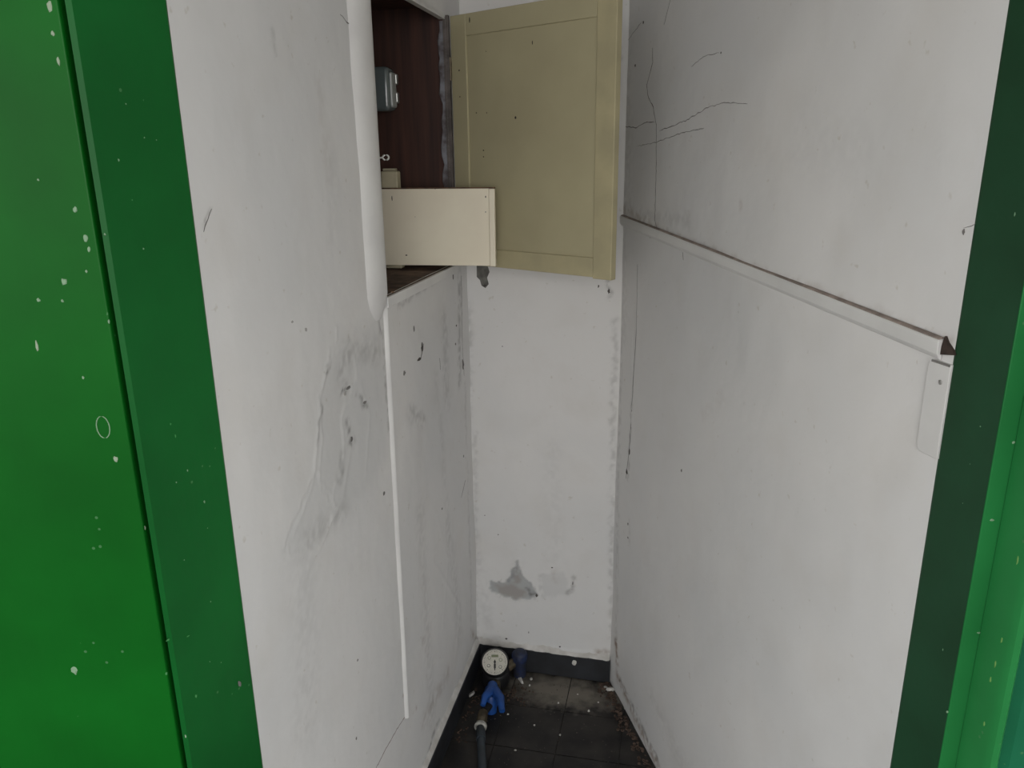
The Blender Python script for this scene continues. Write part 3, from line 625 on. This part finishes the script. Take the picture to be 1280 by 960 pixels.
splash(DY, [(94, 262, .003, .004), (107, 298, .003, .004), (111, 312, .002, .004), (108, 339, .0015, .002), (48, 375, .0025, .0025), (93, 838, .0045, .007), (80, 352, .004, .004), (78, 376, .002, .002),
            (136, 402, .001, .003), (104, 472, .002, .002), (48, 225, .0015, .0015)], FLK, 'paint_fleck', door)
# ring-shaped drip mark
bm = bmesh.new(); a, z = on_frame(DY, 129, 534)
tube(bm, [(a+math.cos(k*math.tau/20)*.0070, .7849, z+math.sin(k*math.tau/20)*.0125) for k in range(21)], .0006, 6, False); finish(bm, 'drip_ring', FLK, door)
J = Wall((-.3650, .9005), (-.4065, .7896), (0, .8))
splash(J, [(148, 200, .0012, .002), (157, 130, .001, .0012), (180, 172, .0012, .0012), (195, 175, .001, .001), (179, 311, .0012, .0016), (228, 286, .001, .0012), (131, 293, .0012, .0015), (238, 400, .0008, .0015),
            (234, 588, .0012, .002), (251, 528, .0008, .001), (255, 627, .002, .003), (277, 710, .002, .003), (263, 752, .001, .0015), (284, 690, .0012, .0015), (259, 660, .001, .001), (220, 603, .0012, .0012),
            (262, 827, .0008, .001), (230, 700, .001, .001), (276, 828, .001, .001)], FLK, 'paint_fleck', tl)
splash(J, [(213, 530, .0015, .0015), (219, 545, .001, .003), (210, 800, .003, .0015), (208, 842, .002, .002), (245, 870, .002, .003), (235, 795, .003, .001), (165, 250, .001, .001)], FLK2, 'paint_fleck', tl)
o = splash(FlatY(.7895), [(88, 28, .0018, .008), (177, 678, .0012, .004), (181, 660, .001, .003), (209, 842, .001, .006), (158, 527, .001, .003), (232, 920, .0012, .004), (122, 300, .0006, .003)], FLKW, 'paint_fleck', tl)

# right frame: moulded profile
pr = [(.5165, .8615), (.5272, .785), (.5495, .785), (.5500, .742), (.5560, .735), (.5640, .7355), (.5720, .745), (.5780, .752), (.66, .752), (.80, .752), (.80, .8615)]
bm = bmesh.new(); vprism(bm, [(.5150, .8615), pr[1], (.5280, .7865), (.5280, .96), (.521, .96)], 0, H); tr = struct(finish(bm, 'trim_2', mat('shaded_green_frame', (.014, .062, .027), .5, col2=(.011, .048, .020), scale=9, bump=.1, spec=.2)))  # reveal in a darker copy of the frame green, its shade painted in
bm = bmesh.new(); vprism(bm, [(.5280, .785), (.5495, .785), (.5495, .8600), (.5280, .8600)], 0, H); finish(bm, 'stop_bead', GREEN_LIT, tr, bevel=.0012)['label'] = 'stop bead in a lit tone of the frame green'
bm = bmesh.new(); vprism(bm, [(.5497, .742), (.5550, .735), (.5625, .735), (.5690, .742), (.5720, .752), (.5720, .8600), (.5497, .8600)], 0, H); finish(bm, 'moulding', GREEN_LIT, tr, smooth=True)
TEAL = green_material('teal_green', (.010, .12, .055))
bm = bmesh.new(); vprism(bm, [(.5722, .750), (.5840, .744), (.66, .744), (.80, .744), (.80, .8600), (.5722, .8600)], 0, H); finish(bm, 'outer_board', TEAL, tr, bevel=.002)
JR = Wall((.5165, .8615), (.5272, .785), (0, .8))
splash(JR, [(1177, 638, .0015, .003), (1213, 580, .0008, .0008), (1204, 629, .0008, .001), (1262, 224, .001, .004), (1269, 268, .001, .003), (1178, 740, .001, .002), (1179, 812, .001, .002), (1226, 533, .0012, .001), (1187, 675, .0006, .001)], FLK, 'paint_fleck', tr)
splash(FlatY(.785), [(1223, 791, .0025, .0015), (1267, 553, .002, .002), (1240, 650, .003, .002), (1184, 890, .0015, .002)], FLK, 'paint_fleck', tr)
splash(FlatY(.735), [(1244, 830, .001, .006), (1238, 850, .001, .004), (1252, 800, .001, .004), (1230, 905, .001, .004), (1272, 700, .001, .006)], mat('yellow_green_fleck', (.10, .24, .05), .7), 'paint_fleck', tr)

# front of the building around the doorway, lintel above, yard floor
FAC = mat('facade_plaster', (.42, .42, .40), .9, var=.15, scale=3)
bm = bmesh.new(); vprism(bm, [(-2.6, .81), (-.602, .81), (-.602, .95), (-2.6, .95)], 0, 3.0); struct(finish(bm, 'wall_front_left', FAC))
bm = bmesh.new(); vprism(bm, [(.802, .76), (2.6, .76), (2.6, .95), (.802, .95)], 0, 3.0); struct(finish(bm, 'wall_front_right', FAC))
bm = bmesh.new(); vprism(bm, [(-.602, .81), (.802, .81), (.802, .95), (-.602, .95)], H+.062, 3.0); struct(finish(bm, 'wall_front_top', FAC))
bm = bmesh.new(); vprism(bm, [(-.41, .80), (.527, .80), (.515, .86), (-.37, .86)], ZT, H); struct(finish(bm, 'trim_3', GREEN_DARK))
bm = bmesh.new(); vprism(bm, [(-8, -10), (8, -10), (8, .895), (-8, .895)], -.10, -.012); struct(finish(bm, 'floor_yard', CONC))
bm = bmesh.new(); vprism(bm, [(-.405, .80), (.522, .80), (.512, .858), (-.368, .895)], -.012, .002); struct(finish(bm, 'trim_4', CONC))

bm = bmesh.new(); vprism(bm, [(-2.6, -2.6), (2.6, -2.6), (2.6, .809), (-2.6, .809)], 2.46, 2.56); struct(finish(bm, 'zenith_blocker', FAC))  # unseen roof slab, added to hold back light from overhead

# ------------------------------------------------------------------ water meter and its plumbing
mx, my = -.060, 1.930
ax = Vector((.0, -.62, .80)).normalized()
mt = thing('water_meter', 'small black water meter with round white dial in the back left corner', 'water meter', (mx, my+.01, 0))
bm = bmesh.new(); lathe(bm, (mx, my+.012, .001), (0, 0, 1), [(.030, 0), (.041, .006), (.043, .02), (.043, .040), (.040, .052), (.030, .058)], 36); finish(bm, 'body', BLACK, mt, smooth=True)
c = Vector((mx, my, .078))
bm = bmesh.new(); lathe(bm, c-ax*.030, ax, [(.030, -.006), (.040, .006), (.0405, .030), (.0415, .034), (.0415, .043), (.0385, .046), (.0385, .0425), (.0372, .0425)], 44); finish(bm, 'register_housing', BLACK, mt, smooth=True)
bm = bmesh.new(); dc = c+ax*.0128; lathe(bm, dc, ax, [(.0365, 0), (.0365, .0012)], 44); dial = finish(bm, 'dial', DIALM, mt, smooth=True)
ex = Vector((1, 0, 0)); ey = ax.cross(ex).normalized()
if ey.z < 0: ey = -ey
def face_pt(u, v, h): return dc+ex*u+ey*v+ax*h
def bar(bm, u0, v0, u1, v1, w_, h0=.0013, h1=.0019):
    d = Vector((u1-u0, v1-v0)); d.normalize(); n_ = Vector((-d.y, d.x))*w_/2
    q = [(u0+n_.x, v0+n_.y), (u0-n_.x, v0-n_.y), (u1-n_.x, v1-n_.y), (u1+n_.x, v1+n_.y)]
    prism(bm, [face_pt(u, v, h0) for u, v in q], [face_pt(u, v, h1) for u, v in q])
bm = bmesh.new()
for k in range(40):
    t = k*math.tau/40; l_ = .0285 if k % 5 == 0 else .0305; bar(bm, math.sin(t)*l_, math.cos(t)*l_, math.sin(t)*.0335, math.cos(t)*.0335, .0007 if k % 5 else .0013)
finish(bm, 'tick_ring', INK, dial)
for u, v, r in ((-.016, .012, .005), (.017, .006, .005), (-.018, -.010, .0048), (.016, -.014, .0048)):
    bm = bmesh.new(); lathe(bm, face_pt(u, v, .0012), ax, [(r, 0), (r, .0005)], 16); finish(bm, 'small_dial', INKG if v > 0 else INK, dial)
    bm = bmesh.new(); lathe(bm, face_pt(u, v, .0018), ax, [(r*.72, 0), (r*.72, .0004)], 16); finish(bm, 'small_dial_face', DIALM, dial)
bm = bmesh.new(); q = [(-.010, .014), (.010, .014), (.010, .021), (-.010, .021)]; prism(bm, [face_pt(u, v, .0013) for u, v in q], [face_pt(u, v, .0019) for u, v in q]); finish(bm, 'number_window', INKG, dial)
bm = bmesh.new(); bar(bm, 0, .006, 0, -.024, .0026, .0026, .0034); lathe(bm, face_pt(0, 0, .0024), ax, [(.0035, 0), (.0035, .0012)], 14); bar(bm, 0, -.005, 0, -.018, .0055, .0024, .0030); finish(bm, 'hand', INK, dial)
bm = bmesh.new(); lathe(bm, dc, ax, [(.0368, .0045), (.0368, .0056)], 40); finish(bm, 'lens', LENS, mt, smooth=True)
bm = bmesh.new(); tube(bm, [(mx-.0, my-.052, .030), (mx, my-.025, .030)], .016, 18); finish(bm, 'inlet', BRASS, mt, smooth=True)
bm = bmesh.new(); tube(bm, [(mx+.03, my+.025, .040), (mx+.055, my+.045, .048)], .014, 18); finish(bm, 'outlet', BRASS, mt, smooth=True)

# dusty blue coupling behind the meter
cp = thing('pipe_coupling', 'dusty dark blue pipe coupling behind the meter against the back wall', 'coupling', (mx+.075, my+.05, 0))
bm = bmesh.new(); lathe(bm, (mx+.073, my+.047, .001), (0, 0, 1), [(.017, 0), (.019, .004), (.019, .050), (.022, .054), (.022, .078), (.018, .083), (.010, .084)], 28); finish(bm, 'coupling_body', NAVY, cp, smooth=True)
bm = bmesh.new()
for k in range(10):
    t = k*math.tau/10; p = Vector((mx+.073+math.cos(t)*.0222, my+.047+math.sin(t)*.0222, 0)); tube(bm, [p+Vector((0, 0, .056)), p+Vector((0, 0, .076))], .0018, 6)
finish(bm, 'grip_ribs', NAVY, cp)

# blue union with forked tap handle in front of the meter
vx, vy = -.064, 1.825
vl = thing('blue_valve', 'bright blue plastic valve with forked handle in front of the water meter', 'valve', (vx, vy, 0))
bm = bmesh.new(); tube(bm, [(vx-.004, vy+.050, .030), (vx-.004, vy+.046, .030), (vx-.006, vy-.005, .030)], [.019, .022, .021], 24); finish(bm, 'union_nut', BLUE, vl, smooth=True)
bm = bmesh.new(); tube(bm, [(vx-.006, vy-.004, .001), (vx-.006, vy-.004, .045), (vx-.006, vy-.004, .056)], [.016, .016, .011], 20); finish(bm, 'valve_body', BLUE, vl, smooth=True)
bm = bmesh.new()
for pts, r in (([(vx-.002, vy+.030, .062), (vx-.004, vy+.002, .065), (vx-.022, vy-.018, .060), (vx-.028, vy-.040, .050)], [.014, .015, .0105, .007]),
               ([(vx-.002, vy+.028, .060), (vx+.004, vy+.002, .064), (vx+.022, vy-.022, .060), (vx+.026, vy-.062, .048)], [.012, .015, .011, .008])):
    tube(bm, pts, r, 14)
finish(bm, 'forked_handle', BLUE, vl, smooth=True)
bm = bmesh.new(); tube(bm, [(vx-.010, vy-.010, .030), (vx-.022, vy-.034, .030)], .012, 16); finish(bm, 'valve_neck', BLACK, vl, smooth=True)

# brass adapter and the grey pipe running forward along the floor
ad = thing('pipe_adapter', 'dull metal adapter between the blue valve and the grey pipe', 'adapter', (-.096, 1.765, 0))
bm = bmesh.new(); tube(bm, [(-.091, 1.790, .024), (-.095, 1.760, .022), (-.096, 1.742, .021)], [.014, .015, .0145], 8); finish(bm, 'hex_nut', BRASS, ad, bevel=.001)
bm = bmesh.new(); tube(bm, [(-.096, 1.7418, .021), (-.097, 1.734, .021)], .017, 18); finish(bm, 'pale_ring', mat('pale_ring_metal', (.50, .49, .44), .5, var=.5, scale=80), ad, smooth=True)
pipe = thing('water_pipe', 'dark bluish grey water pipe running along the floor towards the doorway', 'pipe', (-.09, 1.4, 0))
pp = [(-.0970, 1.733, .021), (-.095, 1.70, .020), (-.0875, 1.60, .019), (-.078, 1.45, .0185), (-.070, 1.30, .018), (-.066, 1.05, .018)]
bm = bmesh.new(); tube(bm, pp, .0108, 20); finish(bm, 'pipe_run', PVC, pipe, smooth=True)
bm = bmesh.new(); tube(bm, [(-.0962, 1.722, .0205), (-.0942, 1.690, .0200)], .0130, 20); finish(bm, 'pipe_socket', PVC, pipe, smooth=True)
bm = bmesh.new(); tube(bm, [(-.066, 1.062, .020), (-.066, 1.035, .020)], .0130, 20); finish(bm, 'end_cap', PVC, pipe, smooth=True)

# ------------------------------------------------------------------ rubble on the floor
G = 'pale plaster chips scattered on the dark floor'
chips = [(590, 868, .006, .016, .006, 2.6, 'white plaster sliver lying left of the blue valve'),
 (651, 851, .0055, .022, .007, .45, 'largest pale plaster sliver lying right of the water meter'),
 (664, 849, .006, .007, .005, .3, 'small pale chip just right of the long plaster sliver'),
 (763, 863, .013, .009, .010, .2, 'pale plaster lump in the back right corner of the floor'),
 (757, 860, .006, .007, .006, .9, 'little pale chip touching the left of the corner lump'),
 (774, 857, .010, .007, .010, .5, 'pinkish grey lump against the right wall in the back corner'),
 (736, 889, .004, .004, .003, 0, "tiny pale crumb on the floor nearest the lower right wall"), (698, 879, .004, .003, .003, 1, "tiny pale crumb in the middle of the floor behind the others"), (662, 857, .004, .003, .003, 1, "tiny pale crumb in front of the long plaster sliver"), (700, 919, .004, .003, .003, 2, "tiny pale crumb in the middle front of the dark floor"),
 (668, 907, .003, .003, .003, 0, "tiny pale crumb left of the middle on the dark floor"), (644, 938, .004, .003, .003, 0, "frontmost tiny pale crumb right of the grey pipe"), (635, 893, .003, .003, .002, 0, "tiny pale crumb just right of the blue valve's longer prong"), (722, 868, .003, .002, .002, 0, "tiny pale crumb on the dusty patch by the back skirting"), (748, 878, .003, .003, .002, 0, "tiny pale crumb just in front of the back right corner lump")]
for i, (x, y, a, b, c_, r, lab) in enumerate(chips):
    P = onz(x, y, .001); bm = bmesh.new(); shard(bm, (P[0], P[1], .001), a, b, c_, r, 50+i)
    tag(finish(bm, 'plaster_chip', CHIP), lab , 'plaster chip', G)
s, z = WB.pix(719, 826); bm = bmesh.new()
n = 9; pt = [(s+math.cos(k*math.tau/n)*.0075*random.uniform(.7, 1.1), z+.004+math.sin(k*math.tau/n)*.010*random.uniform(.7, 1.1)) for k in range(n)]
prism(bm, [WB.P(a, .0131, b) for a, b in pt], [WB.P(a, .0160, b) for a, b in pt]); finish(bm, 'white_splash', CHIP, bpy.data.objects['baseboard_back'])
def crumbs(name, m, n, fn, lab, size):
    bm = bmesh.new()
    for k in range(n):
        x, y = fn()
        if (Vector((x, y))-Vector((mx, my+.01))).length < .05: continue
        r = size*random.uniform(.4, 1.2); shard(bm, (x, y, .0006), r, r*random.uniform(.5, 1), r*.7, random.random()*6, 900+k)
    o = finish(bm, name, m); o['kind'] = 'stuff'; tag(o, lab, 'rubble'); return o
def along_right():
    a = random.random()**1.6*.55+.01; b = abs(random.gauss(0, .014))+.010; return WR.P(a, b, 0)[:2]
def open_floor():
    while True:
        a = random.uniform(.03, .6); b = random.uniform(.03, .45); x, y = WL.P(a, b, 0)[:2]
        if (np.array((x, y))-WR.A) @ WR.n > .02 and (np.array((x, y))-WB.A) @ WB.n > .025: return x, y
def near_meter():
    return random.gauss(mx+.055, .030), min(my+.005, random.gauss(my-.03, .03))
def left_side():
    return WL.P(random.uniform(.10, .35), .016+abs(random.gauss(0, .02)), 0)[:2]
crumbs('brown_rubble', CHIPB, 280, along_right, 'brown earthy rubble along the foot of the right wall', .006)
crumbs('fine_grit', mat('grit', (.12, .10, .085), .95, var=.5, scale=80), 260, open_floor, 'fine grey brown grit scattered over the dark floor tiles', .0018)
crumbs('reddish_grit', CHIPB, 70, near_meter, 'reddish grit heaped just right of the water meter', .0042)
crumbs('dark_rubble', mat('dark_rubble', (.09, .055, .04), .95, var=.5, scale=80), 60, left_side, 'dark brown rubble between left skirting and blue valve', .004)
for o in bpy.data.objects:
    if 'seed_' in o: del o['seed_']
